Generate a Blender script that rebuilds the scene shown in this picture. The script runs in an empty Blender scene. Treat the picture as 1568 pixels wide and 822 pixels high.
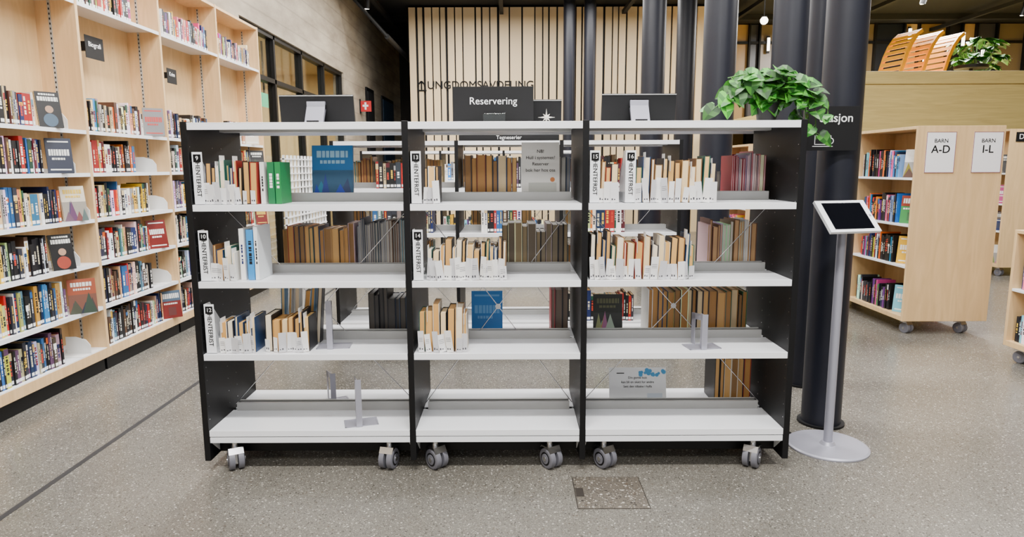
import bpy, math, random
from mathutils import Vector, Matrix
random.seed(11)
R=random
def lin(c):
    o=[]
    for v in c[:3]:
        v=max(0,min(255,v))/255.0
        o.append(v/12.92 if v<=0.04045 else ((v+0.055)/1.055)**2.4)
    return (o[0],o[1],o[2],1.0)
# ---------------- materials
def newmat(name):
    m=bpy.data.materials.new(name); m.use_nodes=True
    return m,m.node_tree.nodes,m.node_tree.links,m.node_tree.nodes['Principled BSDF']
def mat(name,c,rough=.5,metal=0,emit=0,var=.06,scale=12,spec=.5):
    m,n,l,b=newmat(name)
    b.inputs['Roughness'].default_value=rough
    b.inputs['Metallic'].default_value=metal
    b.inputs['Specular IOR Level'].default_value=spec
    col=lin(c)
    if emit:
        b.inputs['Base Color'].default_value=col
        b.inputs['Emission Color'].default_value=col
        b.inputs['Emission Strength'].default_value=emit
        return m
    tc=n.new('ShaderNodeTexCoord'); no=n.new('ShaderNodeTexNoise'); no.inputs['Scale'].default_value=scale
    no.inputs['Detail'].default_value=4
    l.new(tc.outputs['Object'],no.inputs['Vector'])
    r=n.new('ShaderNodeValToRGB')
    r.color_ramp.elements[0].position=.3; r.color_ramp.elements[1].position=.7
    r.color_ramp.elements[0].color=tuple(x*(1-var) for x in col[:3])+(1,)
    r.color_ramp.elements[1].color=tuple(min(1,x*(1+var)) for x in col[:3])+(1,)
    l.new(no.outputs['Fac'],r.inputs['Fac']); l.new(r.outputs['Color'],b.inputs['Base Color'])
    return m
def vcol(name,rough=.5):
    m,n,l,b=newmat(name)
    a=n.new('ShaderNodeAttribute'); a.attribute_name='Col'
    l.new(a.outputs['Color'],b.inputs['Base Color']); b.inputs['Roughness'].default_value=rough
    return m
def wood(name,c,scale=(1,1,12),rough=.5,amt=.12):
    m,n,l,b=newmat(name)
    tc=n.new('ShaderNodeTexCoord'); mp=n.new('ShaderNodeMapping'); mp.inputs['Scale'].default_value=scale
    no=n.new('ShaderNodeTexNoise'); no.inputs['Scale'].default_value=2.5; no.inputs['Detail'].default_value=7; no.inputs['Distortion'].default_value=1.2
    l.new(tc.outputs['Object'],mp.inputs['Vector']); l.new(mp.outputs['Vector'],no.inputs['Vector'])
    r=n.new('ShaderNodeValToRGB'); col=lin(c)
    r.color_ramp.elements[0].position=.3; r.color_ramp.elements[1].position=.7
    r.color_ramp.elements[0].color=(col[0]*(1-amt),col[1]*(1-amt*1.3),col[2]*(1-amt*1.7),1)
    r.color_ramp.elements[1].color=tuple(min(1,x*(1+amt*.6)) for x in col[:3])+(1,)
    l.new(no.outputs['Fac'],r.inputs['Fac']); l.new(r.outputs['Color'],b.inputs['Base Color'])
    b.inputs['Roughness'].default_value=rough
    return m
def glassmat(name):
    m,n,l,b=newmat(name)
    out=n['Material Output']
    t=n.new('ShaderNodeBsdfTransparent'); t.inputs['Color'].default_value=(.86,.9,.88,1)
    g=n.new('ShaderNodeBsdfGlossy'); g.inputs['Roughness'].default_value=.03
    mx=n.new('ShaderNodeMixShader'); mx.inputs['Fac'].default_value=.1
    l.new(t.outputs[0],mx.inputs[1]); l.new(g.outputs[0],mx.inputs[2]); l.new(mx.outputs[0],out.inputs['Surface'])
    return m
WHITE=mat('white_metal',(240,242,246),.24,var=.01)
LIP=mat('grey_lip_metal',(170,170,168),.3,var=.02)
BLACK=mat('black_laminate',(8,8,10),.5,var=.1,spec=.3)
BLACKM=mat('black_matte',(11,11,13),.6,var=.1,spec=.3)
COLM=mat('column_dark_steel',(24,26,36),.42,var=.08,spec=.4)
RUB=mat('grey_rubber',(106,106,114),.5)
CHR=mat('chrome',(215,215,217),.25,1)
SILV=mat('silver_paint',(160,160,172),.35,.3,var=.02)
VC=vcol('printed_colour',.45)
VCG=vcol('glossy_cover',.3)
PLY=wood('birch_plywood',(220,184,136),(9,9,.9),.5,.1)
PLYH=wood('birch_plywood_panel',(220,186,136),(6,6,.8),.5,.1)
PAR=wood('parapet_wood',(210,188,118),(.6,1,9),.6,.12)
PAPER=mat('white_paper',(240,240,244),.6,var=.01)
INK=mat('black_ink',(8,8,10),.6,spec=.2)
WTXT=mat('white_lettering',(248,248,248),.5,var=.01)
SCREEN=mat('tablet_screen',(8,9,14),.12)
GLASS=glassmat('clear_glass')
GREEN=mat('exit_green',(60,200,150),.4,emit=1.5)
LAMP=mat('lamp_glow',(255,246,230),.4,emit=9)
DARK=mat('dark_ceiling',(10,10,11),.8,var=.2)
YEL=wood('yellow_plywood',(244,170,6),(3,3,1),.45,.08)
POT=mat('pot_black',(18,18,18),.4)

def aggregate(name,dark,light,amt,r0,r1,scl=1.0):
    m,n,l,b=newmat(name)
    tc=n.new('ShaderNodeTexCoord')
    big=n.new('ShaderNodeTexNoise'); big.inputs['Scale'].default_value=.9; big.inputs['Detail'].default_value=6; l.new(tc.outputs['Object'],big.inputs['Vector'])
    rb=n.new('ShaderNodeValToRGB'); rb.color_ramp.elements[0].position=.3; rb.color_ramp.elements[1].position=.72
    rb.color_ramp.elements[0].color=lin(dark); rb.color_ramp.elements[1].color=lin(light)
    l.new(big.outputs['Fac'],rb.inputs['Fac'])
    last=rb.outputs['Color']
    for sc,thr,gtv,stops in ((75*scl,.33,.6,[(0,(34,31,28)),(.3,(184,179,168)),(.55,(84,70,56)),(.8,(212,207,197)),(1,(56,54,52))]),
                         (170*scl,.40,.3,[(0,(46,44,42)),(.4,(166,162,152)),(.7,(76,72,67)),(1,(188,183,173))])):
        v=n.new('ShaderNodeTexVoronoi'); v.inputs['Scale'].default_value=sc; l.new(tc.outputs['Object'],v.inputs['Vector'])
        lt=n.new('ShaderNodeMath'); lt.operation='LESS_THAN'; lt.inputs[1].default_value=thr; l.new(v.outputs['Distance'],lt.inputs[0])
        sep=n.new('ShaderNodeSeparateColor'); l.new(v.outputs['Color'],sep.inputs['Color'])
        gt=n.new('ShaderNodeMath'); gt.operation='GREATER_THAN'; gt.inputs[1].default_value=gtv; l.new(sep.outputs['Green'],gt.inputs[0])
        mu=n.new('ShaderNodeMath'); mu.operation='MULTIPLY'; l.new(lt.outputs[0],mu.inputs[0]); l.new(gt.outputs[0],mu.inputs[1])
        m2=n.new('ShaderNodeMath'); m2.operation='MULTIPLY'; m2.inputs[1].default_value=amt; l.new(mu.outputs[0],m2.inputs[0])
        cr=n.new('ShaderNodeValToRGB'); cr.color_ramp.interpolation='CONSTANT'
        e=cr.color_ramp.elements; e[0].position=0; e[0].color=lin(stops[0][1]); e[1].position=stops[1][0]; e[1].color=lin(stops[1][1])
        for p,c in stops[2:]:
            x=e.new(min(p,.97)); x.color=lin(c)
        l.new(sep.outputs['Red'],cr.inputs['Fac'])
        mx=n.new('ShaderNodeMix'); mx.data_type='RGBA'
        l.new(m2.outputs[0],mx.inputs[0]); l.new(last,mx.inputs[6]); l.new(cr.outputs['Color'],mx.inputs[7])
        last=mx.outputs[2]
    l.new(last,b.inputs['Base Color'])
    rr=n.new('ShaderNodeMapRange'); rr.inputs[3].default_value=r0; rr.inputs[4].default_value=r1; l.new(big.outputs['Fac'],rr.inputs[0]); l.new(rr.outputs[0],b.inputs['Roughness'])
    return m
FLOOR=aggregate('polished_aggregate_concrete',(94,91,84),(122,118,110),.62,.18,.32)
HATCH=aggregate('hatch_aggregate',(84,78,70),(106,100,90),.85,.35,.5,.7)

CONC,n,l,b=newmat('board_formed_concrete')
tc=n.new('ShaderNodeTexCoord'); mp=n.new('ShaderNodeMapping'); mp.inputs['Scale'].default_value=(1,.7,2.2); l.new(tc.outputs['Object'],mp.inputs['Vector'])
no=n.new('ShaderNodeTexNoise'); no.inputs['Scale'].default_value=1.4; no.inputs['Detail'].default_value=9; no.inputs['Roughness'].default_value=.65; l.new(mp.outputs[0],no.inputs['Vector'])
r=n.new('ShaderNodeValToRGB'); r.color_ramp.elements[0].position=.28; r.color_ramp.elements[1].position=.72
r.color_ramp.elements[0].color=lin((134,122,106)); r.color_ramp.elements[1].color=lin((188,176,156))
l.new(no.outputs['Fac'],r.inputs['Fac'])
wv=n.new('ShaderNodeTexWave'); wv.bands_direction='Z'; wv.inputs['Scale'].default_value=1.1; wv.inputs['Distortion'].default_value=.2; l.new(tc.outputs['Object'],wv.inputs['Vector'])
rw=n.new('ShaderNodeValToRGB'); rw.color_ramp.elements[0].position=0; rw.color_ramp.elements[0].color=(.78,.78,.78,1); rw.color_ramp.elements[1].position=.03; rw.color_ramp.elements[1].color=(1,1,1,1)
l.new(wv.outputs['Fac'],rw.inputs['Fac'])
mx=n.new('ShaderNodeMix'); mx.data_type='RGBA'; mx.blend_type='MULTIPLY'; mx.inputs[0].default_value=1
l.new(r.outputs[0],mx.inputs[6]); l.new(rw.outputs[0],mx.inputs[7]); l.new(mx.outputs[2],b.inputs['Base Color']); b.inputs['Roughness'].default_value=.75

# ---------------- mesh builder
class MB:
    def __init__(s): s.v=[];s.f=[];s.c=[];s.m=[];s.s=[]
    def poly(s,pts,col=(200,200,200),m=0,M=None,smooth=False):
        i=len(s.v)
        for p in pts:
            p=Vector(p)
            if M is not None: p=M@p
            s.v.append(tuple(p))
        s.f.append(tuple(range(i,i+len(pts)))); s.c.append(lin(col)); s.m.append(m); s.s.append(smooth)
    def box(s,x0,x1,y0,y1,z0,z1,col=(200,200,200),m=0,M=None):
        i=len(s.v)
        for p in ((x0,y0,z0),(x1,y0,z0),(x1,y1,z0),(x0,y1,z0),(x0,y0,z1),(x1,y0,z1),(x1,y1,z1),(x0,y1,z1)):
            s.v.append(tuple(M@Vector(p)) if M is not None else p)
        c=lin(col)
        for f in ((0,3,2,1),(4,5,6,7),(0,1,5,4),(1,2,6,5),(2,3,7,6),(3,0,4,7)):
            s.f.append(tuple(i+k for k in f)); s.c.append(c); s.m.append(m); s.s.append(False)
    def cyl(s,p0,p1,r,seg=16,col=(200,200,200),m=0,M=None,r1=None,caps=True):
        p0=Vector(p0);p1=Vector(p1); r1=r if r1 is None else r1
        if M is not None: p0=M@p0;p1=M@p1
        d=(p1-p0).normalized(); a=d.orthogonal().normalized(); bb=d.cross(a)
        A=[];B=[]
        for k in range(seg):
            t=2*math.pi*k/seg; o=a*math.cos(t)+bb*math.sin(t); A.append(p0+o*r);B.append(p1+o*r1)
        i=len(s.v); s.v+= [tuple(p) for p in A+B]; c=lin(col)
        for k in range(seg):
            j=(k+1)%seg
            s.f.append((i+k,i+j,i+seg+j,i+seg+k)); s.c.append(c); s.m.append(m); s.s.append(True)
        if caps:
            i=len(s.v); s.v+=[tuple(p) for p in A+B]
            s.f.append(tuple(i+k for k in reversed(range(seg)))); s.f.append(tuple(i+seg+k for k in range(seg)))
            s.c+=[c,c]; s.m+=[m,m]; s.s+=[False,False]
    def prism(s,prof,x0,x1,col=(200,200,200),m=0,M=None):
        A=[(x0,p[0],p[1]) for p in prof]; B=[(x1,p[0],p[1]) for p in prof]; n=len(prof)
        s.poly(list(reversed(A)),col,m,M); s.poly(B,col,m,M)
        for k in range(n):
            j=(k+1)%n; s.poly([A[k],A[j],B[j],B[k]],col,m,M)
    def obj(s,name,mats,parent=None,bevel=0,loc=None):
        xs=[p[0] for p in s.v];ys=[p[1] for p in s.v];zs=[p[2] for p in s.v]
        o=loc or ((min(xs)+max(xs))/2,(min(ys)+max(ys))/2,min(zs))
        me=bpy.data.meshes.new(name)
        me.from_pydata([(p[0]-o[0],p[1]-o[1],p[2]-o[2]) for p in s.v],[],s.f)
        at=me.color_attributes.new('Col','FLOAT_COLOR','CORNER')
        buf=[]
        for f,c in zip(s.f,s.c):
            buf+=list(c)*len(f)
        at.data.foreach_set('color',buf)
        for m in mats: me.materials.append(m)
        me.polygons.foreach_set('material_index',s.m); me.polygons.foreach_set('use_smooth',s.s)
        me.update()
        ob=bpy.data.objects.new(name,me); ob.location=o
        bpy.context.scene.collection.objects.link(ob)
        if bevel:
            bv=ob.modifiers.new('bevel','BEVEL'); bv.width=bevel; bv.segments=2; bv.limit_method='ANGLE'; bv.angle_limit=math.radians(50)
        if parent: setp(ob,parent)
        return ob
def setp(o,p):
    o.parent=p; o.matrix_parent_inverse=Matrix.Translation(-Vector(p.location))
RX=Matrix.Rotation(math.pi/2,4,'X')
FR=RX
FPX=Matrix.Rotation(math.pi/2,4,'Z')@RX
def text(name,body,loc,size,mt,parent=None,rot=FR,align='CENTER',ext=.0008,bold=0):
    cu=bpy.data.curves.new(name,'FONT'); cu.body=body; cu.size=size; cu.align_x=align; cu.align_y='CENTER'; cu.extrude=ext; cu.offset=bold
    cu.materials.append(mt)
    o=bpy.data.objects.new(name,cu); o.matrix_world=Matrix.Translation(loc)@rot
    bpy.context.scene.collection.objects.link(o)
    if parent:
        setp(o,parent)
    return o

# ---------------- books
PAL=[(16,16,20)]*9+[(44,46,56)]*3+[(236,233,226)]*6+[(160,24,22)]*2+[(22,36,84)]*2+[(40,94,150)]*2+[(208,184,140)]*3+[(206,90,24)]*1+[(30,76,56)]*1+[(140,140,140)]*2+[(82,24,34)]*1+[(216,170,50)]*1+[(76,54,40)]*2+[(90,130,150)]+[(180,146,80)]+[(90,60,90)]
KID=[(200,36,36),(40,130,190),(238,236,230),(232,180,40),(60,140,76),(190,60,130),(20,24,40),(26,44,96),(232,104,30),(238,236,230),(18,18,20),(96,44,120),(120,190,210),(230,120,150)]
MUT=[(60,60,64),(110,100,90),(150,60,44),(70,90,110),(190,176,150),(40,44,60),(130,120,60),(200,200,196)]
TAN=[(20,20,22),(20,20,22),(232,230,224),(110,76,44),(44,44,54),(164,124,74),(30,60,100),(140,36,30),(205,196,180),(40,90,80)]
PG=[(226,184,116),(214,166,94),(232,204,154),(206,156,86),(236,220,192)]
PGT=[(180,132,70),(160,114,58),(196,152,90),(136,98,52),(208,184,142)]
def book(mb,M,x,t,h,d,col,fore=False,label=True,pg=None,marks=True):
    pg=pg or R.choice(PG); c=.003 if t>.012 else .0017
    mb.box(x,x+c,0,d,0,h,col,0,M); mb.box(x+t-c,x+t,0,d,0,h,col,0,M)
    if fore:
        mb.box(x+c,x+t-c,d-.003,d,0,h,col,0,M); mb.box(x+c,x+t-c,.004,d-.003,.003,h-.004,pg,0,M)
    else:
        mb.box(x+c,x+t-c,0,.003,0,h,col,0,M); mb.box(x+c,x+t-c,.003,d-.003,.003,h-.003,pg,0,M)
        if marks and t>.011:
            lum=sum(col)/3
            tcx=R.choice([(240,240,235),(240,240,235),(230,190,60),(210,200,170),(200,60,40)]) if lum<120 else R.choice([(18,18,22),(18,18,22),(120,20,20),(20,36,90)])
            z=R.uniform(.25,.4)*h; top=R.uniform(.62,.9)*h
            a0,a1=(.34,.66) if t<.025 else (.28,.72)
            while z<top:
                L=R.uniform(.006,.016); mb.box(x+t*a0,x+t*a1,-.0006,0,z,min(z+L,top),tcx,0,M); z+=L+R.choice([.0025,.0025,.009])
            if R.random()<.25:
                q=R.uniform(.5,.85)*h; mb.box(x+.0003,x+t-.0003,-.0004,0,q,min(h,q+R.uniform(.02,.06)),R.choice(PAL),0,M)
            if label: mb.box(x+t*.12,x+t*.88,-.001,0,.010,.03,(238,238,236),0,M)
def fill(mb,M,x0,x1,hr,dr,pal,fore=False,tr=(.014,.04),label=True,pgs=None):
    x=x0; hb=R.uniform(*hr)
    while True:
        t=R.uniform(*tr) if R.random()<.8 else R.uniform(tr[0],(tr[0]+tr[1])/2)
        if x+t>x1: break
        if R.random()<.5: hb=R.uniform(*hr)
        h=hb+R.uniform(-.008,.008)
        MM=M@Matrix.Translation((0,R.uniform(0,.014),0))
        rep=2 if R.random()<.1 and x+2*t<x1 else 1
        c=R.choice(pal)
        if R.random()<.6: c=tuple(int(v*R.uniform(.8,1.15)) for v in c)
        for _ in range(rep):
            book(mb,MM,x,t,h,R.uniform(*dr),c,fore,label,R.choice(pgs) if pgs else None)
            x+=t+.0006
def cover(mb,MM,w,h,col,acc,style,pal=MUT):
    y=-.0008
    def b(x0,x1,z0,z1,c,k=0): mb.box(w*x0,w*x1,y-.0003*k,0,h*z0,h*z1,c,0,MM)
    def letters(x0,x1,z0,z1,c,k=1):
        x=x0
        while x<x1-.02:
            q=min(R.uniform(.05,.11),x1-x); b(x,x+q,z0,z1,c,k); x+=q+.025
    dk=tuple(int(c*.55+30) for c in col); c2=R.choice(pal)
    if style==0:
        b(.0,1,.0,.55,dk); 
        for k in range(5):
            cx=R.uniform(.1,.9); ww=R.uniform(.12,.3)
            mb.poly([(w*max(0,cx-ww),y-.0004-.0001*k,0),(w*min(1,cx+ww),y-.0004-.0001*k,0),(w*cx,y-.0004-.0001*k,h*R.uniform(.25,.6))],tuple(int(v*R.uniform(.5,1.1)) for v in c2),0,MM)
        letters(.12,.88,.78,.9,acc,2); letters(.2,.8,.67,.73,acc,2)
    elif style==1:
        for k,(rr_,zz) in enumerate(((.3,.12),(.17,.42))):
            mb.cyl((w*.5,y-.0004*k-.0004,h*zz+.02),(w*.5,0,h*zz+.02),w*rr_,18,(176,140,114) if k else c2,0,MM)
        letters(.08,.92,.74,.86,acc,2); letters(.15,.85,.9,.95,acc,2)
    elif style==2:
        b(.0,1,.62,1,c2); letters(.08,.92,.72,.9,acc,2); letters(.1,.8,.5,.56,acc,2); b(.3,.7,.1,.4,dk,1)
    else:
        letters(.1,.9,.5,.68,acc,2); letters(.2,.7,.38,.44,acc,2); b(.1,.9,.08,.12,acc); b(.1,.9,.88,.92,acc)
def faceout(mb,M,x,w,h,col,acc=(230,230,225),lean=12,style=None,pal=MUT):
    MM=M@Matrix.Translation((x,0,0))@Matrix.Rotation(math.radians(-lean),4,'X')
    mb.box(0,w,0,.002,0,h,col,0,MM); mb.box(.002,w-.002,.002,.014,.002,h-.002,(225,205,160),0,MM); mb.box(0,w,.014,.016,0,h,col,0,MM)
    cover(mb,MM,w,h,col,acc,R.choice([0,0,2,3,3,1]) if style is None else style,pal)

# ---------------- casters
def caster(mb,x,y,zt,yaw,r=.05,mi=(3,4,1)):
    M=Matrix.Translation((x,y,0))@Matrix.Rotation(yaw,4,'Z')
    rb,ch,dk=mi
    for sx in (-1,1):
        a=sx*.008; bq=sx*.036
        mb.cyl((a,0,r),(bq*.9,0,r),r,30,(0,0,0),rb,M); mb.cyl((bq*.9,0,r),(bq,0,r),r,30,(0,0,0),rb,M,r1=r*.86)
        mb.cyl((bq,0,r),(bq+sx*.001,0,r),r*.66,22,(0,0,0),dk,M)
        mb.cyl((bq,0,r),(bq+sx*.003,0,r),r*.5,22,(0,0,0),rb,M)
        mb.cyl((bq,0,r),(bq+sx*.006,0,r),r*.22,14,(0,0,0),ch,M)
    mb.box(-.007,.007,-.02,.025,r*.6,r*2+.008,(0,0,0),ch,M)
    mb.prism([(-.036,r*1.7),(-.02,r*2.02),(.03,r*2.06),(.045,r*1.9),(.034,r*2.2),(-.02,r*2.24)][::-1],-.034,.034,(0,0,0),ch,M)
    mb.cyl((0,.012,r*2.1),(0,.012,zt-.004),.016,16,(0,0,0),ch,M)
    mb.box(-.038,.038,-.028,.05,zt-.006,zt,(0,0,0),ch,M)
ZS=[.212,.587,.931,1.285]
def shelf_unit(name,cx,yf,dep=.6,casters=None,yaws=None):
    mb=MB(); h=.014; Z1=1.65
    for c in cx:
        mb.box(c-h,c+h,yf,yf+dep,.062,Z1+.004,m=1)
        for yy in (yf+.02,yf+.25,yf+dep-.25,yf+dep-.02):
            z=.2
            while z<1.6:
                for s in (-1,1): mb.cyl((c+s*(h-.001),yy,z),(c+s*(h+.0004),yy,z),.0025,6,m=4)
                z+=.064
    for i in range(len(cx)-1):
        a=cx[i]+h+.001; bq=cx[i+1]-h-.001
        mb.box(a,bq,yf+.002,yf+dep-.002,Z1-.006,Z1,m=0)
        mb.box(a,bq,yf+.002,yf+.006,Z1-.032,Z1-.006,m=0); mb.box(a,bq,yf+dep-.006,yf+dep-.002,Z1-.032,Z1-.006,m=0)
        mb.box(a+.03,bq-.03,yf+.27,yf+.33,Z1-.03,Z1-.006,m=2)
        for k,z in enumerate(ZS):
            for side in (0,1):
                def Y(v): return yf+v if side==0 else yf+dep-v
                def bx(x0,x1,v0,v1,z0,z1,m):
                    y0,y1=sorted((Y(v0),Y(v1))); mb.box(x0,x1,y0,y1,z0,z1,m=m)
                bx(a,bq,.004,.285,z-.004,z,0)
                bx(a,bq,.002,.006,z-.03,z,0)
                bx(a,bq,.006,.014,z-.03,z-.026,0)
                bx(a+.025,bq-.025,.272,.276,z,z+.042,2)
                bx(a+.025,bq-.025,.276,.285,z+.038,z+.042,2)
                bx(a,a+.004,.01,.28,z-.03,z-.004,0); bx(bq-.004,bq,.01,.28,z-.03,z-.004,0)
                if k==0:
                    bx(a,bq,.004,.012,z-.062,z-.034,0)
                    bx(a,bq,.012,.03,z-.062,z-.058,2)
                    bx(a,bq,.105,.11,.066,z-.03,1)
                    for xx in (a+.002,bq-.006):
                        y0=Y(.01);y1=Y(.09)
                        pr=[(y0,z-.062),(y1,z-.13),(y1,z-.062)]
                        if side: pr=pr[::-1]
                        mb.prism(pr,xx,xx+.004,m=0)
        ym=yf+dep/2
        mb.cyl((a+.01,ym-.003,.24),(bq-.01,ym-.003,1.26),.0022,8,m=4); mb.cyl((a+.01,ym+.003,1.26),(bq-.01,ym+.003,.24),.0022,8,m=4)
        mb.cyl(((a+bq)/2,ym-.005,.75),((a+bq)/2,ym+.005,.75),.014,14,m=4)
    if casters is None:
        casters=[]
        for i in range(len(cx)-1): casters+= [cx[i]+.12,cx[i+1]-.13]
    yaws=yaws or [R.uniform(-.7,.7) for _ in casters]
    for x,w_ in zip(casters,yaws):
        caster(mb,x,yf+.055,ZS[0]-.06,w_); caster(mb,x,yf+dep-.06,ZS[0]-.06,R.uniform(-.5,.5))
    return mb.obj(name,[WHITE,BLACK,LIP,RUB,CHR],bevel=.0012)
YF=3.05
CX=[-1.461,-.476,.333,1.305]
main=shelf_unit('library_shelf_unit',CX,YF,casters=[-1.35,-.605,-.37,.187,.45,1.165],yaws=[.5,-.25,.75,.6,.6,-.6])
U2=[-1.40,-.43,.39,1.32]
unit2=shelf_unit('library_shelf_unit',U2,5.3)
U3=[-1.9,-.9,-.1,.9]
unit3=shelf_unit('library_shelf_unit',U3,8.6)

# ---------------- reserved books on main unit
def slip(mb,x,y,z,w,h,rz):
    M=Matrix.Translation((x,y,z))@Matrix.Rotation(math.radians(rz),4,'Y')@Matrix.Rotation(math.radians(R.uniform(3,7)),4,'X')@Matrix.Rotation(math.radians(R.uniform(-28,28)),4,'Z')
    c=R.choice([(240,240,240),(206,206,210),(228,228,230),(244,243,240)])
    mb.box(-w/2,w/2,0,.0008,0,h,c,0,M)
    for k in range(2):
        xx=-w/2+.004+k*.011
        if xx+.006<w/2: mb.box(xx,xx+.006,-.0004,0,.012,.015+.008*R.random(),(70,70,76),0,M)
    if R.random()<.35:
        for k in range(3): mb.box(-w/2+.004,w/2-.006,-.0004,0,h*.5+k*.008,h*.5+k*.008+.002,(120,120,124),0,M)
def holds(mb,x0,x1,z,hr=(.165,.2),yo=.03,slips=True,pal=TAN,tr=(.012,.036)):
    x=x0; k=0
    while x<x1:
        t=R.uniform(*tr); 
        if x+t>x1: break
        h=R.uniform(*hr); j=R.uniform(0,.014)
        M=Matrix.Translation((x,YF+yo+j,z))@Matrix.Rotation(math.radians(R.uniform(0,2.2)),4,'Y')
        book(mb,M,0,t,h,R.uniform(.125,.15),R.choice(pal),fore=True)
        if R.random()<.25:
            mb.box(x+t*.3,x+t*.3+.001,YF+yo-.005,YF+yo+.05,z+h-.05,z+h+.02,(240,240,240))
        if slips:
            w=R.uniform(.024,.038); slip(mb,x+t/2+R.uniform(-.003,.003),YF+yo-.007-.004*(k%3),z+.001,w,R.uniform(.06,.112),R.uniform(-7,7))
        x+=t+.003; k+=1
rb=MB()
e=.0012
z1,z2,z3,z4=ZS[3]+e,ZS[2]+e,ZS[1]+e,ZS[0]+e
holds(rb,-1.395,-1.16,z1)
for i,(c,t) in enumerate([((225,225,220),.02),((20,110,64),.03),((16,124,64),.026)]):
    M=Matrix.Translation((-1.15+i*.034,YF+.05,z1)); book(rb,M,0,t,.19,.14,c,False,False)
holds(rb,-.398,-.325,z1,(.14,.17))
holds(rb,.405,.5,z1,(.16,.19)); holds(rb,.565,.945,z1,(.16,.21))
holds(rb,-1.385,-1.28,z2,(.13,.17))
for i,(c,t,h) in enumerate([((240,240,238),.022,.24),((50,140,205),.03,.235),((230,235,238),.018,.25)]):
    M=Matrix.Translation((-1.265+i*.034,YF+.05,z2)); book(rb,M,0,t,h,.17,c,False,False)
holds(rb,-.395,.003,z2,(.13,.19)); holds(rb,.36,.845,z2,(.15,.23))
holds(rb,-1.375,-1.18,z3,(.14,.17)); holds(rb,-1.17,-.93,z3,(.15,.19),.045)
holds(rb,-.44,-.20,z3,(.18,.23))
for x in (-1.15,-1.12,-1.085,-1.05,-1.015,-.98):
    M=Matrix.Translation((x,YF+.16,z3))@Matrix.Rotation(math.radians(R.uniform(2,7)),4,'Y')
    book(rb,M@Matrix.Translation((0,.05,0)),0,R.uniform(.014,.028),R.uniform(.26,.31),.05,R.choice([(30,30,34),(80,140,185),(190,80,40),(200,200,200)]),True)
rb.obj('reserved_books',[VC])
bb=MB()
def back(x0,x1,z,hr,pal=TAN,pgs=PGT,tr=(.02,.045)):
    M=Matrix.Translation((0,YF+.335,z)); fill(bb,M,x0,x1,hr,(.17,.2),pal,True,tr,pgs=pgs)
back(-.235,.03,z1,(.2,.225)); back(.245,.31,z1,(.2,.225),pgs=[(120,120,122),(150,148,142)])
back(1.10,1.275,z1,(.2,.24),[(190,80,104),(230,225,225),(150,50,60),(120,120,130)],[(214,184,186),(230,214,206)],(.006,.014))
back(.92,1.08,z1,(.12,.15),[(40,40,46),(90,80,90)],[(120,110,100)])
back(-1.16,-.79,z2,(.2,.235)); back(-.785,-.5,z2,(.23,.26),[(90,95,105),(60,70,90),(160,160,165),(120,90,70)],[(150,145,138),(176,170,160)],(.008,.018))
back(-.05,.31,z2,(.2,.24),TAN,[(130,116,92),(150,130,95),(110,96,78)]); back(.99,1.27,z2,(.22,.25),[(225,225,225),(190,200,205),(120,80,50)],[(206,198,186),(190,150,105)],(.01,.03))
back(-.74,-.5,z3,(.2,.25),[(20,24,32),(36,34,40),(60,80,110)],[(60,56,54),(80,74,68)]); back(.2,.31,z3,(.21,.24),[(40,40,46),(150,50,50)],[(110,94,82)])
back(.7,1.22,z3,(.21,.25)); back(1.06,1.275,z4,(.22,.27))
Mb=lambda z:Matrix.Translation((0,YF+.34,z))
faceout(bb,Mb(z1),-1.0,.205,.275,(30,110,170),(150,195,220),6,0,[(60,120,170),(90,130,90)])
faceout(bb,Mb(z3),-.21,.16,.23,(30,110,180),(90,150,200),6,3)
faceout(bb,Mb(z3),.42,.15,.21,(34,36,30),(90,90,60),6,0)
faceout(bb,Mb(z2),-1.38,.14,.22,(20,20,22),(110,60,50),6,1)
bb.obj('shelved_books',[VC])
def poster(name,x,w,h,y,z,lean,lines,col=(228,228,224),acc=None,size=.02):
    mb=MB(); M=Matrix.Translation((x,y,z))@Matrix.Rotation(math.radians(-lean),4,'X')
    mb.box(-w/2,w/2,0,.002,0,h,col,0,M)
    mb.prism([(-.03,0),(.035,0),(.035,.003),(-.03,.003)],-w/2,w/2,(210,215,215),0,Matrix.Translation((x,y,z)))
    if acc: acc(mb,M)
    ob=mb.obj(name,[VC])
    for i,tx in enumerate(lines):
        o=text('lettering_%d'%(i+1),tx,(0,0,0),size,INK,None,FR,ext=.0003)
        o.matrix_world=M@Matrix.Translation((0,-.0016,h*.84-i*size*1.35))@RX; setp(o,ob)
    return ob
def acc1(mb,M):
    mb.cyl((.06,-.001,.10),(.06,0,.10),.012,12,(200,120,60),0,M)
    mb.box(-.06,.08,-.0008,0,.02,.085,(196,198,190),0,M)
poster('info_poster',.145,.19,.285,YF+.345,z1,5,['NB!','Hull i systemet?','Reserver','bok her hos oss'],(232,230,224),acc1,.023)
def acc2(mb,M):
    for k in range(16): 
        a=R.uniform(-.0,.14); zc=.15+R.uniform(0,.028); mb.cyl((a,-.001-.0001*k,zc),(a,0,zc),R.uniform(.006,.012),12,(70,150,200),0,M)
    mb.box(-.11,-.07,-.001,0,.158,.163,(30,30,30),0,M)
    mb.box(.05,.13,-.001,0,.015,.055,(200,210,220),0,M)
poster('notice_card',.66,.30,.19,YF+.345,z4,12,['','Din gamle bok','kan bli en skatt for andre','Sett den tilbake i hylla'],(236,237,238),acc2,.017)
RV=RX@Matrix.Rotation(-math.pi/2,4,'Z')
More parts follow.
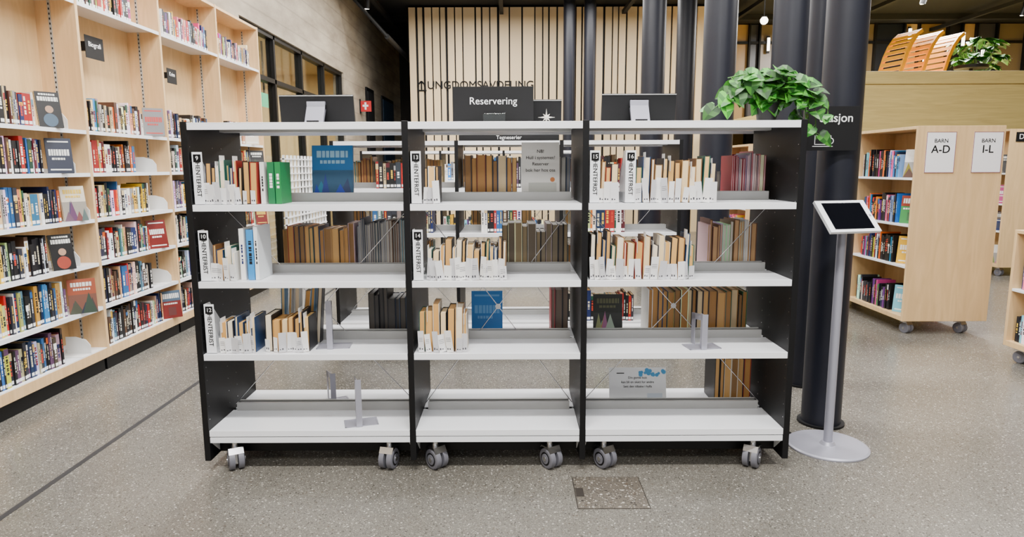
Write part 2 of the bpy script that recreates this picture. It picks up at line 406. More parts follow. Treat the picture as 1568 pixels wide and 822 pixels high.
def holder(num,x,z):
    mb=MB(); w=.046; y=YF+.018; h=.235
    mb.box(x,x+w,y,y+.002,z,z+h,m=0)
    mb.prism([(y+.002,z),(y+.17,z),(y+.17,z+.12),(y+.06,z+h),(y+.002,z+h)],x,x+.002,m=0)
    mb.box(x,x+w,y,y+.12,z,z+.0015,m=0)
    mb.box(x+.006,x+w-.006,y-.001,y,z+h-.045,z+h-.010,m=1)
    ob=mb.obj('pickup_date_bookend',[WHITE,INK])
    text('number',str(num),(x+w/2,y-.0014,z+h-.028),.026,WTXT,ob,FR)
    text('lettering','HENTEFRIST',(x+w/2,y-.0008,z+h-.122),.0285,INK,ob,RV)
holder(9,-1.44,z1);holder(10,-1.438,z2);holder(12,-1.436,z3);holder(13,-.455,z1);holder(14,-.455,z2);holder(15,.354,z1);holder(16,.515,z1)
def bookend(x,y,z,w=.05,h=.2,rot=0):
    mb=MB(); M=Matrix.Translation((x,y,z))@Matrix.Rotation(rot,4,'Z')
    mb.box(-.06,.1,-.11,-.105,0,.003,m=0,M=M); mb.box(-.06,.1,-.015,-.01,0,.003,m=0,M=M); mb.box(.092,.1,-.11,-.01,0,.003,m=0,M=M); mb.box(-.06,-.052,-.11,-.01,0,.003,m=0,M=M)
    mb.box(-.052,.092,-.105,-.015,0,.0012,m=0,M=M)
    mb.box(0,.003,-.115,-.085,.0,h,m=0,M=M); mb.box(0,.003,-.02,.02,.0,h*.9,m=0,M=M)
    mb.prism([(-.115,h-.03),(.02,h*.9-.03),(.02,h*.9),(-.115,h)],0,.003,m=0,M=M)
    mb.box(-.006,.022,-.118,-.115,0,h,m=0,M=M)
    return mb.obj('metal_bookend',[SILV],bevel=.001)
bookend(-.895,YF+.2,z3,h=.235,rot=.1); bookend(.885,YF+.16,z3,h=.17,rot=.15); bookend(-.78,YF+.15,z4,h=.235,rot=.3)
bookend(-1.0,YF+.45,z4,h=.17,rot=.45)
b2=MB()
for i in range(3):
    a=U2[i]+.02;c=U2[i+1]-.02
    for k,z in enumerate(ZS):
        if k==0: 
            if i==2: fill(b2,Matrix.Translation((0,5.33,z+e)),a,c-.3,(.2,.25),(.15,.2),PAL)
            continue
        fill(b2,Matrix.Translation((0,5.34,z+e)),a+R.uniform(.1,.35),c-R.uniform(0.1,.4),(.18,.25),(.14,.2),PAL+[(170,30,30)]*3)
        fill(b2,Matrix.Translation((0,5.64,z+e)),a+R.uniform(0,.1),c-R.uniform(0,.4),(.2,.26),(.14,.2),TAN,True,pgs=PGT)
for i in range(3):
    a=U3[i]+.02;c=U3[i+1]-.02
    for k,z in enumerate(ZS[1:]):
        fill(b2,Matrix.Translation((0,8.64,z+e)),a,c-R.uniform(.1,.5),(.18,.25),(.14,.2),PAL+KID)
b2.obj('comic_books',[VC])
sg=MB(); sg.box(-.42,.38,5.45,5.465,1.6555,1.705,m=0); sg.box(-.44,.40,5.42,5.5,1.6545,1.6565,m=0)
so=sg.obj('comics_sign',[BLACKM]); text('lettering','Tegneserier',(-.02,5.448,1.68),.042,WTXT,so)

# ---------------- things on top of main unit
ZT=1.651
sg=MB(); sg.box(-.294,.111,3.448,3.456,ZT,1.846,m=0); sg.box(-.25,.07,3.41,3.50,ZT,ZT+.004,m=0)
sg.box(-.14,-.03,3.40,3.402,ZT+.004,ZT+.06,m=1); sg.box(-.14,-.03,3.37,3.40,ZT+.004,ZT+.007,m=1)
so=sg.obj('reservation_sign',[BLACKM,GLASS],bevel=.001); text('lettering','Reservering',(-.091,3.4465,1.774),.050,WTXT,so)
def monitor(xc,y,w=.375,h=.15):
    mb=MB(); M=Matrix.Translation((xc,y,ZT+.012))@Matrix.Rotation(math.radians(9),4,'X')
    mb.prism([(0,0),(.022,0),(.012,h),(.004,h)],-w/2,w/2,m=0,M=M)
    mb.box(-w/2+.006,w/2-.006,.018,.0225,.006,h*.5,m=0,M=M)
    mb.box(-w/2,w/2,-.001,.001,h-.006,h-.002,m=3,M=M)
    M0=Matrix.Translation((xc,y,ZT))
    mb.box(-.05,.05,-.14,.05,0,.006,m=1,M=M0)
    mb.prism([(-.09,.006),(-.07,.006),(-.006,.10),(-.02,.118)],-.046,.046,m=1,M=M0)
    mb.box(-.046,.046,-.03,-.008,.085,.128,m=1,M=M0); mb.cyl((-.05,-.018,.1),(.05,-.018,.1),.009,14,m=2,M=M0)
    mb.box(-.03,.03,-.1,-.092,.006,.03,m=2,M=M0)
    mb.cyl((.04,-.05,.01),(.09,.02,.012),.003,8,m=2,M=M0)
    return mb.obj('computer_monitor',[BLACK,SILV,BLACKM,LIP],bevel=.0015)
monitor(-.985,3.5);monitor(.645,3.5)
mo=monitor(.0,3.575,.52,.13)
st=MB(); c=Vector((.18,3.53,1.70)); 
for k in range(8):
    a=k*math.pi/4; L=.045 if k%2==0 else .026
    tip=c+Vector((math.cos(a)*L,0,math.sin(a)*L)); 
    p=[c+Vector((math.cos(a+s)*.012,0,math.sin(a+s)*.012)) for s in (-.39,.39)]
    for yy in (-.012,.012):
        q=c+Vector((0,yy,0)); st.poly([q,p[0],tip],m=0); st.poly([q,tip,p[1]],m=0)
st.cyl((.18,3.53,ZT),(.18,3.53,1.665),.02,14,m=0)
st.obj('star_ornament',[mat('star_silver',(244,240,228),.3,.2)])

# ---------------- potted plant
pl=MB(); px,py=1.225,3.3
pl.cyl((px,py,ZT),(px,py,ZT+.09),.042,28,(30,30,30),1,r1=.056); pl.cyl((px,py,ZT+.09),(px,py,ZT+.102),.06,28,m=1); pl.cyl((px,py,ZT+.102),(px,py,ZT+.104),.052,24,m=2)
def leaf(pos,d,up,L):
    d=d.normalized(); side=d.cross(up).normalized(); nn=side.cross(d).normalized()
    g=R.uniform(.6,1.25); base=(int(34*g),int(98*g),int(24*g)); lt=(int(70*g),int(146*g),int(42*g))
    def P(x,y):
        return pos+side*(x*L)+d*(y*L)+nn*(abs(x)*.25*L-.28*L*y*y)
    for s in (-1,1):
        f1=[P(0,0),P(.2*s,-.12),P(.44*s,-.04),P(.54*s,.22),P(0,.3)]
        f2=[P(0,.3),P(.54*s,.22),P(.46*s,.56),P(0,.62)]
        f3=[P(0,.62),P(.46*s,.56),P(.2*s,.9),P(0,1.08)]
        for q,f in enumerate((f1,f2,f3)):
            if s<0: f=f[::-1]
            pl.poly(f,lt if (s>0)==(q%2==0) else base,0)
def vine(pts,n,L=(.05,.085)):
    pts=[Vector(p) for p in pts]
    for a,bq in zip(pts,pts[1:]): pl.cyl(a,bq,.0025,6,(70,120,50),0,caps=False)
    for k in range(n):
        t=(k+R.random())/n*(len(pts)-1); i=min(int(t),len(pts)-2); f=t-i; p=pts[i].lerp(pts[i+1],f)
        d=Vector((R.uniform(-1,1),R.uniform(-1.1,.5),R.uniform(-.8,.35)))
        q=p+d.normalized()*.02; pl.cyl(p,q,.0015,5,(90,140,60),0,caps=False)
        leaf(q,d,Vector((R.uniform(-.5,.5),R.uniform(-1.6,-.5),1)),R.uniform(*L))
T=Vector((px,py,ZT+.10))
for k in range(14):
    a=R.uniform(0,6.28); rr_=R.uniform(.06,.19); hh=R.uniform(.04,.145)
    e1=T+Vector((math.cos(a)*rr_*.5,math.sin(a)*rr_*.35,hh)); e2=T+Vector((math.cos(a)*rr_,math.sin(a)*rr_*.6,hh*.85))
    vine([T,e1,e2],6)
vine([T,T+Vector((-.1,-.03,.1)),T+Vector((-.19,-.05,.05)),T+Vector((-.27,-.05,-.04))],16)
vine([T,T+Vector((-.1,-.06,.13)),T+Vector((-.2,-.02,.11))],12)
vine([T,T+Vector((.1,0,.09)),T+Vector((.18,-.03,.05)),T+Vector((.27,-.04,-.01))],13)
for dx,dy,dz in ((.15,-.06,-.12),(.18,-.02,-.12),(.2,-.06,-.18),(.24,-.04,-.1),(.16,.02,-.08)):
    vine([T,T+Vector((dx*.5,dy*.5,.05)),T+Vector((dx,dy,.02)),T+Vector((dx+.01,dy-.02,dz))],11,(.045,.075))
pl.obj('potted_plant',[VC,POT,mat('potting_soil',(50,38,28),.9)],loc=(px,py,ZT))

# ---------------- tablet stand
ts=MB(); X,Y=1.645,3.335
ts.cyl((X,Y,0.001),(X,Y,.008),.2,56,m=0); ts.cyl((X,Y,.008),(X,Y,.014),.2,56,m=0,r1=.19)
ts.cyl((X,Y,.014),(X,Y,.03),.04,28,m=0,r1=.03); ts.cyl((X,Y,.03),(X,Y,1.14),.0225,28,m=0)
M=Matrix.Translation((X-.01,Y-.06,1.205))@Matrix.Rotation(math.radians(14),4,'Z')@Matrix.Rotation(math.radians(46),4,'X')
ts.box(-.142,.142,-.098,.098,-.012,.004,m=1,M=M); ts.box(-.112,.112,-.082,.082,.004,.0052,m=2,M=M)
ts.cyl((.127,0,.004),(.127,0,.0056),.007,18,m=0,M=M)
ts.box(-.05,.05,-.05,.05,-.022,-.012,m=0,M=M)
ts.cyl((X,Y,1.12),(X-.01,Y-.04,1.19),.02,18,m=0)
ts.obj('tablet_stand',[SILV,WHITE,SCREEN],bevel=.002)
# power cable running from the stand towards the column
cu=bpy.data.curves.new('power_cable','CURVE'); cu.dimensions='3D'; cu.bevel_depth=.004; sp=cu.splines.new('BEZIER')
pts=[(1.52,3.50,.005),(1.50,3.66,.005),(1.56,3.85,.005),(1.66,4.0,.005),(1.62,4.25,.005)]
sp.bezier_points.add(len(pts)-1)
for bp,p in zip(sp.bezier_points,pts): bp.co=p; bp.handle_left_type=bp.handle_right_type='AUTO'
cu.materials.append(BLACKM); o=bpy.data.objects.new('power_cable',cu); bpy.context.scene.collection.objects.link(o)

# ---------------- columns
CE=4.85
def column(x,y,r):
    mb=MB(); mb.cyl((x,y,.001),(x,y,CE-.02),r,48,m=0); mb.cyl((x,y,.001),(x,y,.012),r+.02,48,m=1); mb.cyl((x,y,CE-.06),(x,y,CE-.002),r+.05,48,m=0)
    return mb.obj('steel_column',[COLM,BLACKM])
for x,y,r in ((1.76,3.67,.105),(1.93,4.35,.075),(2.35,5.85,.155),(1.93,6.45,.15),(2.86,11.4,.155),(1.88,9.2,.155),(1.57,13.9,.12),(1.16,13.9,.12)):
    column(x,y,r)
ss=MB(); ss.box(1.515,1.79,3.53,3.538,1.526,1.75,m=0); ss.box(1.62,1.72,3.538,3.566,1.58,1.70,m=0)
for a in ((1.565,1.65,1.556,1.559),(1.565,1.65,1.60,1.603)): ss.box(a[0],a[1],3.5292,3.53,a[2],a[3],m=1)
for a in (1.565,1.647): ss.box(a,a+.003,3.5292,3.53,1.556,1.603,m=1)
ss.box(1.555,1.66,3.5292,3.53,1.546,1.549,m=1)
so=ss.obj('self_service_station_sign',[BLACKM,WTXT],bevel=.001)
text('lettering','stasjon',(1.758,3.5285,1.69),.062,WTXT,so,align='RIGHT',bold=.0004)
# check mark badge of the icon
ck=MB(); ck.cyl((1.648,3.5285,1.575),(1.648,3.529,1.575),.016,20,m=0); ck.cyl((1.648,3.528,1.575),(1.648,3.5285,1.575),.012,20,m=1)
ck=ck.obj('check_badge',[WTXT,BLACKM]); setp(ck,so)

# ---------------- wall bookcase at left
XF=-2.93; XB=-3.212; YU=[2.56,3.65,4.74,5.84,6.97,8.08]
ZL=[.172,.475,.79,1.10,1.42,1.71]
wb=MB()
for y in YU: wb.box(XB,XF,y-.014,y+.014,.1,3.05,m=0)
for a,c in zip(YU,YU[1:]):
    a+=.0145;c-=.0145
    wb.box(XB,XB+.012,a,c,.1,3.03,m=1)
    wb.box(XB+.012,XF-.004,a,c,3.02,3.045,m=0)
    wb.box(XB+.012,XF,a,c,.1,.168,m=0)
    wb.box(XB+.02,XF-.03,a,c,.001,.1,m=3)
    for z in ZL[0:]+[2.57]:
        wb.box(XB+.014,XF-.004,a,c,z-.004,z,m=2)
        wb.box(XF-.006,XF-.002,a,c,z-.026,z,m=2); wb.box(XB+.014,XB+.018,a,c,z,z+.03,m=2)
    for yy in (a+.001,c-.004):
        wb.box(XB+.1,XB+.118,yy,yy+.003,.18,3.0,m=4)
        z=.2
        while z<3: wb.box(XB+.105,XB+.113,yy-.0008,yy+.0038,z,z+.014,m=3); z+=.032
wb.obj('tall_bookcase',[PLY,PLYH,WHITE,BLACK,LIP])
RZ=Matrix.Rotation(math.pi/2,4,'Z')
lb=MB(); 
def fo(y,z,w,h,col,acc=(220,220,215),yaw=-35):
    M=Matrix.Translation((XF-.05,y,z+e))@RZ@Matrix.Rotation(math.radians(yaw),4,'Z')
    faceout(lb,M,0,w,h,col,acc,10)
def plate(y,z):
    lb.prism([(0,0),(.17,0),(.17,.12),(.10,.12),(.03,.10),(0,.06)],0,.003,(236,236,234),0,Matrix.Translation((XF-.01,y,z+e))@RZ)
    lb.box(-.1,0,0,.17,0,.0015,(236,236,234),0,Matrix.Translation((XF-.01,y,z+e))@RZ)
cols=[(14,14,16),(110,26,22),(50,52,56),(120,120,122),(215,205,185),(16,26,50),(50,90,100),(24,24,26),(20,20,22),(40,36,34),(150,70,40)]
for bi,(a,c) in enumerate(zip(YU,YU[1:])):
    a+=.02;c-=.02
    for k,z in enumerate(ZL):
        M=Matrix.Translation((XF-.03,0,z+e))@RZ
        hi=min(.255,(ZL[k+1]-z-.05) if k<5 else .24)
        pe=c-R.uniform(.22,.44)
        fill(lb,M,a,pe,(hi*.72,hi*.98),(.14,.19),PAL+(KID[:4] if k%2 else PAL[:4]),tr=(.01,.036))
        if R.random()<.55: fo(pe+.03,z,R.uniform(.13,.165),min(.235,hi*.95),R.choice(cols),R.choice([(225,225,220),(235,235,230),(215,180,70),(190,40,30)]),R.uniform(-60,-25))
        plate(min(pe+.24,c-.01),z)
    if bi>=2:
        M=Matrix.Translation((XF-.03,0,2.57+e))@RZ
        fill(lb,M,a+.0,c-R.uniform(.05,.2) if bi>2 else a+.75,(.17,.24),(.14,.19),PAL+KID,tr=(.012,.034))
lb.obj('bookcase_books',[VC])
def catsign(y,z,w=.2,h=.14,t='Krim'):
    mb=MB(); M=Matrix.Translation((XF-.12,y,z))@RZ
    mb.box(0,w,0,.003,0,h,m=0,M=M); mb.box(0,.01,.003,.16,h*.3,h*.7,m=0,M=M); mb.box(w*.4,w*.6,.003,.166,h*.4,h*.6,m=0,M=M)
    ob=mb.obj('category_sign',[BLACKM])
    text('lettering',t,(XF-.118,y+w/2,z+h*.62),.05,WTXT,ob,FPX)
catsign(5.0,2.24,.22,.16,'Biografi'); catsign(6.15,2.2,.17,.13,'Krim')

# ---------------- rolling bookcases (children's section)
def rolling(name,x0,x1,y0,y1,z0,z1,zs,pal,long=True):
    mb=MB(); t=.025
    mb.box(x0,x1,y0,y0+t,z0,z1,m=0); mb.box(x0,x1,y1-t,y1,z0,z1,m=0)
    mb.box(x0,x1,y0+t,y1-t,z1-t,z1,m=0); mb.box(x0,x1,y0+t,y1-t,z0,z0+.04,m=0)
    xm=(x0+x1)/2; mb.box(xm-.01,xm+.01,y0+t,y1-t,z0+.04,z1-t,m=0)
    ym=(y0+y1)/2; nb=2 if y1-y0>1.4 else 1
    if nb==2: mb.box(x0+.005,x1-.005,ym-t/2,ym+t/2,z0+.04,z1-t,m=0)
    for z in zs:
        mb.box(x0+.005,xm-.011,y0+t,y1-t,z-.02,z,m=1); mb.box(xm+.011,x1-.005,y0+t,y1-t,z-.02,z,m=1)
    for x in (x0+.09,x1-.17):
        for y in (y0+.08,y1-.08): caster(mb,x,y,z0,.4,r=.045,mi=(2,3,2))
    ob=mb.obj(name,[PLYH,WHITE,RUB,CHR],bevel=.002)
    bk=MB()
    for i in range(nb):
        a=y0+t+i*((y1-y0)/nb)+.01; c=a+(y1-y0)/nb-2*t-.02
        for z in zs+[z0+.04]:
            L=c-a; q=R.uniform(.0,.25)
            M=Matrix.Translation((x0+.03,c,z+e))@Matrix.Rotation(-math.pi/2,4,'Z')
            fill(bk,M,.02+q*.3,L-.24,(.18,.25),(.15,.2),pal,tr=(.008,.03),label=False)
            faceout(bk,Matrix.Translation((x0+.04,c-L+.2,z+e))@Matrix.Rotation(-math.pi/2+.7,4,'Z'),0,.19,.24,R.choice(KID),(240,240,235),8)
            M=Matrix.Translation((x1-.03,a,z+e))@RZ
            fill(bk,M,0,L,(.18,.25),(.15,.2),pal,tr=(.015,.03),label=False)
    bk.obj('childrens_books',[VCG])
    return ob
rc=rolling('rolling_bookcase',3.36,4.09,5.66,7.6,.118,1.77,[.594,.948,1.344],KID+PAL[:12])
rc2=rolling('rolling_bookcase',6.35,7.05,8.7,10.4,.118,1.9,[.594,.948,1.344],KID)
rolling('rolling_bookcase',3.68,4.25,3.9,4.9,.118,.98,[.55],KID+[(190,20,20)]*4)
rolling('rolling_bookcase',2.75,3.2,7.9,9.8,.118,1.7,[.594,.948,1.344],KID)
def asign(x,t2,y=5.655,w=.245,h=.335,z=1.385):
    mb=MB(); mb.box(x,x+w,y-.002,y,z,z+h,m=0); mb.box(x+.008,x+w-.008,y-.0024,y-.002,z+.008,z+h-.008,m=1)
    for a in ((x,x+w,z,z+.004),(x,x+w,z+h-.004,z+h),(x,x+.004,z,z+h),(x+w-.004,x+w,z,z+h)): mb.box(a[0],a[1],y-.003,y-.002,a[2],a[3],m=2)
    ob=mb.obj('paper_sign',[PAPER,PAPER,mat('sign_edge',(130,60,84),.4)])
    text('lettering_1','BARN',(x+w/2,y-.003,z+h*.78),.045,INK,ob,bold=.0003); text('lettering_2',t2,(x+w/2,y-.003,z+h*.57),.09,INK,ob,bold=.0008)
asign(3.435,'A-D'); asign(3.825,'I-L')
dk=MB(); dk.box(6.42,6.72,8.69,8.7,1.74,1.86,m=0); do=dk.obj('category_sign',[BLACKM]); text('lettering','Dikt',(6.53,8.688,1.80),.09,WTXT,do)

# ---------------- room shell
def simple(name,boxes,mats,bevel=0):
    mb=MB()
    for bx in boxes: mb.box(*bx[:6],m=bx[6] if len(bx)>6 else 0)
    return mb.obj(name,mats,bevel=bevel)
simple('floor',[(-7.2,13,-3.5,20.2,-.15,0)],[FLOOR])
simple('ceiling',[(-3.42,13,-3.5,20.2,CE,CE+.15)],[DARK])
simple('wall_left',[(-3.42,-3.216,-3.5,8.3,0,CE),(-3.42,-3.216,8.3,13.3,3.24,CE),(-3.42,-3.216,13.3,20,0,CE)],[CONC])
simple('wall_right',[(12.8,13,-3.5,20,0,CE)],[PAR])
simple('floor_expansion_joint',[(-2.168,-2.138,-3.4,14.5,.0,.0012)],[mat('joint_dark',(38,38,40),.6)])
simple('floor_hatch',[(.277,.592,2.692,2.992,0,.0008,1),(.281,.588,2.696,2.988,.0008,.0018,0),(.282,.318,2.80,2.88,.0018,.0026,1)],[HATCH,mat('hatch_frame',(62,57,52),.4,.3)])
g=MB()
for y in (8.33,9.57,10.8,12.05,13.27): g.box(-3.36,-3.25,y-.03,y+.03,0.001,3.238,m=0)
for z in (.03,2.62,3.21): g.box(-3.36,-3.25,8.36,13.24,z-.03,z+.03 if z<3.2 else 3.239,m=0)
for a,c in ((8.36,9.54),(9.6,10.77),(10.83,12.02),(12.08,13.24)): g.box(-3.31,-3.30,a,c,.06,2.59,m=1); g.box(-3.31,-3.30,a,c,2.65,3.18,m=1)
g.obj('window_1',[BLACK,GLASS])
BE=mat('beige_wall',(206,176,126),.7)
simple('wall_reading_room',[(-7.2,-7.0,8,14,0,3.3),(-7.0,-3.44,7.85,8.0,0,3.3),(-7.0,-3.44,14,14.15,0,3.3),(-7.2,-3.44,7.85,14.15,3.3,3.4)],[BE])
rs=MB()
for y in (8.6,9.6,10.6,11.6,12.6): rs.box(-6.98,-6.7,y-.015,y+.015,.001,2.6,m=0)
for z in (.1,.5,.9,1.3,1.7,2.1,2.58): rs.box(-6.98,-6.7,8.6,12.6,z-.012,z+.012,m=0)
rs.obj('reading_room_shelf',[PLY])
rk=MB()
for y in (8.6,9.6,10.6,11.6):
    for z in (.1,.5,.9,1.3,1.7,2.1): fill(rk,Matrix.Translation((-6.72,0,z+.014))@RZ,y+.03,y+.95-R.random()*.3,(.2,.3),(.15,.2),PAL+[(220,190,90)]*5)
rk.obj('reading_room_books',[VC])
# white perforated curtain, built as a standing lattice in front of the glazing
mr=MB()
for i in range(13): mr.box(-3.10,-3.07,9.2+i*.16,9.22+i*.16,.05,1.62,m=0)
for i in range(16): mr.box(-3.12,-3.06,9.2,11.14,.06+i*.1,.075+i*.1,m=0)
mr.box(-3.18,-2.9,9.2,9.24,.001,.05,m=0); mr.box(-3.18,-2.9,11.1,11.14,.001,.05,m=0)
mr.obj('perforated_curtain',[WHITE])
es=MB(); es.box(-3.7,-3.68,10.15,10.55,2.35,2.55,m=0); es.box(-3.7,-3.68,10.3,10.34,2.55,3.299,m=1); es.obj('exit_sign',[GREEN,BLACK])
es=MB(); es.box(-3.20,-2.97,14.6,14.62,2.62,2.84,m=1); es.box(-3.216,-3.19,14.59,14.63,2.58,2.88,m=2); es.box(-3.11,-3.07,14.595,14.6,2.66,2.81,m=0); es.box(-3.15,-3.03,14.594,14.599,2.72,2.76,m=0); es.obj('fire_hose_sign',[PAPER,mat('red_sign',(190,30,36),.4),BLACK])
for i,(a,c,cm) in enumerate(((15.2,16.0,(28,28,30)),(17.0,18.6,(46,70,96)))):
    d=MB(); d.box(-3.216,-3.18,a,c,.001,3.2,m=0); d.box(-3.18,-3.17,a+.08,c-.08,.05,3.12,m=1); d.cyl((-3.15,a+.12,1.05),(-3.15,a+.25,1.05),.012,12,m=2); d.cyl((-3.17,a+.12,1.05),(-3.15,a+.12,1.05),.012,12,m=2)
    d.obj('door_%d'%(i+1),[BLACK,mat('door_leaf_%d'%(i+1),cm,.5),CHR])
simple('wall_end',[(-3.42,13,20,20.2,0,CE)],[mat('dark_wall',(50,46,44),.8)])
sw=MB(); sw.box(-2.2,4.45,15.0,15.15,0.001,CE-.04,(24,22,20),1)
x=-2.18
while x<4.35:
    w=R.choice([.075,.1,.1,.14,.14,.2,.24]); x2=min(x+w,4.44)
    g_=R.uniform(.94,1.04); sw.box(x,x2,14.94,15.0,.001,CE-.05,(int(230*g_),int(204*g_),int(160*g_)),0)
    x=x2+R.choice([.028,.036,.05])
so=sw.obj('wall_back',[VC,BLACKM])
lt=text('department_lettering','UNGDOMSAVDELING',(-.66,14.93,3.19),.235,INK,None,FR,ext=.012)
ar=MB(); Ma=Matrix.Translation((-1.93,14.92,3.17))
ar.box(-.08,.10,0,.02,-.10,-.07,m=0,M=Ma); ar.box(-.02,.01,0,.02,-.07,.10,m=0,M=Ma)
for s in (-1,1):
    ar.box(-.1 if s<0 else 0,0 if s<0 else .1,0,.02,-.015,.015,m=0,M=Ma@Matrix.Translation((-.005,0,.11))@Matrix.Rotation(math.radians(45*s),4,'Y'))
ao=ar.obj('arrow_symbol',[INK]); setp(ao,so); setp(lt,so)
tr=MB()
for y in (1,3.5,6,8.5,11,13.5,16,18.5):
    tr.box(-3.2,12.7,y-.06,y+.06,CE-.12,CE-.001,m=0)
for x in (-2.7,-.2,2.4,5,7.6,10.2): tr.box(x-.04,x+.04,-3,19.5,CE-.2,CE-.121,m=0)
for k in range(10):
    y=13+k*.6; tr.cyl((-3.0,y,CE-.22),(-2.4,y+.5,CE-.9),.03,8,m=0); tr.cyl((-2.4,y+.5,CE-.9),(-3.0,y+.6,CE-.22),.03,8,m=0)
tr.cyl((-2.4,13.5,CE-.9),(-2.4,19.3,CE-.9),.05,10,m=0)
tr.obj('ceiling_truss',[DARK])
def spotfix(x,y,z=CE-.2):
    mb=MB(); mb.cyl((x,y,z-.1),(x,y,z-.001),.012,10,m=0); mb.cyl((x,y,z-.26),(x+.02,y-.03,z-.1),.05,20,m=0); mb.cyl((x,y-.0,z-.262),(x,y,z-.2601),.042,20,m=1)
    return mb.obj('track_spotlight',[BLACK,LAMP])
for x,y in ((-2.7,12.0),(-2.7,13.2),(2.4,8),(5,12),(5,9.5),(7.6,13),(7.6,15),(2.4,16),(10.2,14)): spotfix(x,y)
def pendant(x,y,z,r=.14):
    mb=MB(); mb.cyl((x,y,z+r),(x,y,CE-.001),.006,8,m=0)
    rings=8;seg=20
    for i in range(rings):
        a0=math.pi*i/rings-math.pi/2;a1=math.pi*(i+1)/rings-math.pi/2
        for k in range(seg):
            t0=2*math.pi*k/seg;t1=2*math.pi*(k+1)/seg
            f=lambda a,t:(x+r*math.cos(a)*math.cos(t),y+r*math.cos(a)*math.sin(t),z+r*math.sin(a))
            mb.poly([f(a0,t0),f(a0,t1),f(a1,t1),f(a1,t0)],m=1,smooth=True)
    mb.cyl((x,y,z+r*.9),(x,y,z+r*1.1),.03,12,m=0)
    mb.obj('pendant_lamp',[BLACK,LAMP])
pendant(3.32,9.2,3.33,.05)
simple('wall_platform',[(4.6,12.78,11,11.2,0,2.72),(4.55,12.78,10.97,11.23,2.72,2.92),(4.6,12.78,11.2,16.95,2.3,2.4)],[PAR],.01)
cw=MB()
tones=[(140,112,70),(34,32,32),(176,142,90),(60,60,66),(120,104,78),(30,34,44),(196,162,108)]
x=4.5; k=0
while x<12.75:
    w=R.choice([.25,.35,.5,.7]); x2=min(x+w,12.75); cw.box(x,x2,17.0,17.1,0.001,CE-.02,tones[k%7],0); cw.box(x2-.04,x2,16.9,17.0,0.001,CE-.02,(20,20,20),1); x=x2;k+=1
for z in (2.4,3.4,4.4): cw.box(4.5,12.75,16.93,17.0,z-.03,z+.03,m=1)
cw.obj('wall_back_right',[VCG,BLACK])
wl=MB()
for x,z in ((6.2,4.2),(7.4,3.9),(8.4,4.3),(9.6,4.4),(10.0,3.7),(10.9,4.3),(11.4,3.9)): wl.box(x,x+.05,16.85,16.9,z,z+.3,m=0); wl.box(x-.01,x+.06,16.9,16.93,z-.05,z+.35,m=1)
wl.obj('wall_light_strip',[LAMP,BLACK])
def chair(x,y,z,yaw):
    mb=MB(); M=Matrix.Translation((x,y,z))@Matrix.Rotation(yaw,4,'Z')
    prof=[(-.34,.44),(-.2,.38),(-.05,.36),(.08,.40),(.16,.52),(.22,.70),(.28,.90),(.36,1.08),(.46,1.22),(.56,1.30)]
    for (a,b1),(c,d) in zip(prof,prof[1:]):
        dv=Vector((c-a,d-b1)); nv=Vector((dv.y,-dv.x)).normalized()*.03
        for sx in (-.26,.23): mb.prism([(a,b1),(a+nv.x*2,b1+nv.y*2),(c+nv.x*2,d+nv.y*2),(c,d)],sx,sx+.03,m=0,M=M)
        for f in (.1,.6):
            p=(a+dv.x*f,b1+dv.y*f); q=(a+dv.x*(f+.32),b1+dv.y*(f+.32))
            mb.prism([p,(p[0]+nv.x*.4,p[1]+nv.y*.4),(q[0]+nv.x*.4,q[1]+nv.y*.4),q],-.23,.23,m=0,M=M)
    for sx in (-.26,.23):
        mb.prism([(-.3,.40),(-.34,0),(-.30,0),(-.25,.39)][::-1],sx,sx+.03,m=0,M=M)
        mb.prism([(.1,.38),(.3,0),(.35,0),(.18,.5)],sx,sx+.03,m=0,M=M)
    return mb.obj('lounge_chair',[YEL])
for x,y,a in ((6.25,11.8,-1.35),(6.7,11.95,-1.35),(7.15,12.1,-1.35)): chair(x,y,2.401,a)
tb=MB(); tb.cyl((7.75,11.7,2.401),(7.75,11.7,3.05),.03,14,m=0); tb.cyl((7.75,11.7,3.05),(7.75,11.7,3.1),.25,32,m=0); tb.cyl((7.75,11.7,2.401),(7.75,11.7,2.42),.2,28,m=0); tb.obj('round_table',[BLACKM])
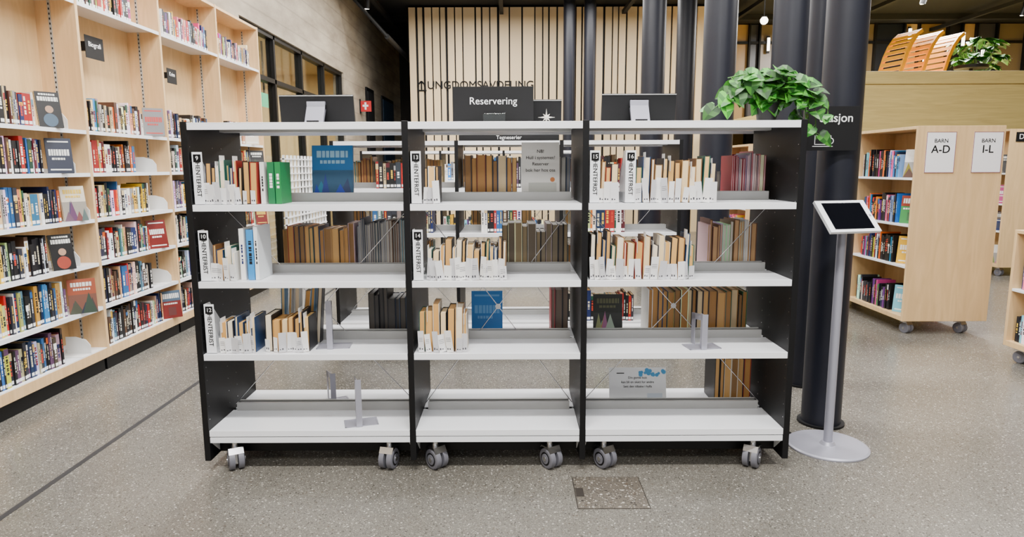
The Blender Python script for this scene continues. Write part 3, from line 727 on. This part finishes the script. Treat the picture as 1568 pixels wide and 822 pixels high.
def palm(x,y,z,h):
    global pl
    pl=MB(); pl.cyl((x,y,z),(x,y,z+.45),.16,24,(40,40,40),1,r1=.2); pl.cyl((x,y,z+.45),(x,y,z+.452),.19,24,m=1)
    for k in range(46):
        a=R.uniform(0,6.28); t=R.uniform(.1,.36); hh=R.uniform(.3,1)*h
        p=Vector((x,y,z+.45)); q=p+Vector((math.cos(a)*t,math.sin(a)*t,hh)); pl.cyl(p,q,.006,5,(70,110,50),0,caps=False)
        for s in range(4): leaf(q,Vector((math.cos(a)+R.uniform(-.6,.6),math.sin(a)+R.uniform(-.6,.6),R.uniform(-.5,.3))),Vector((0,0,1)),R.uniform(.1,.2))
    pl.obj('potted_plant',[VC,POT],loc=(x,y,z))
palm(8.25,12.3,2.401,.8)

# ---------------- lights
def area(name,loc,sx,sy,en,col=(1,.975,.945),rot=(0,0,0)):
    L=bpy.data.lights.new(name,'AREA'); L.shape='RECTANGLE'; L.size=sx; L.size_y=sy; L.energy=en; L.color=col
    o=bpy.data.objects.new(name,L); o.location=loc; o.rotation_euler=rot; bpy.context.scene.collection.objects.link(o)
for x,y,sx,sy,en in ((0,1.0,3.0,.3,400),(-1.6,5.5,.3,5,250),(2.4,4.6,.3,3,170),(0,-1.8,4,1,270),(0,4.5,2.5,.3,150),(0,7.4,3,.4,230),(5.5,6.5,2.5,.8,330),(3,1.5,.3,3,170),(1,12.5,5,.6,420),(8,13.2,1.6,1.2,720),(-1.5,10.5,.4,4,230)):  # area lights added to brighten room and shelves; far right one makes floor streak
    area('added_area_light',(x,y,CE-.24),sx,sy,en)
area('added_area_light',(-5.2,11,3.25),2,4,300,(1,.94,.82))  # area light put in to light the room behind the glass
w=bpy.data.worlds.new('World'); bpy.context.scene.world=w; w.use_nodes=True
bg=w.node_tree.nodes['Background']; bg.inputs[0].default_value=(.98,.98,1,1); bg.inputs[1].default_value=.55
# ---------------- camera
cam=bpy.data.cameras.new('camera'); cam.sensor_width=36; cam.sensor_fit='HORIZONTAL'; cam.lens=23.63; cam.clip_end=100
co=bpy.data.objects.new('camera',cam)
co.matrix_world=Matrix.Translation((0,0,1.45))@Matrix.Rotation(math.radians(90-8.6),4,'X')@Matrix.Rotation(math.radians(-.24),4,'Z')
bpy.context.scene.collection.objects.link(co); bpy.context.scene.camera=co
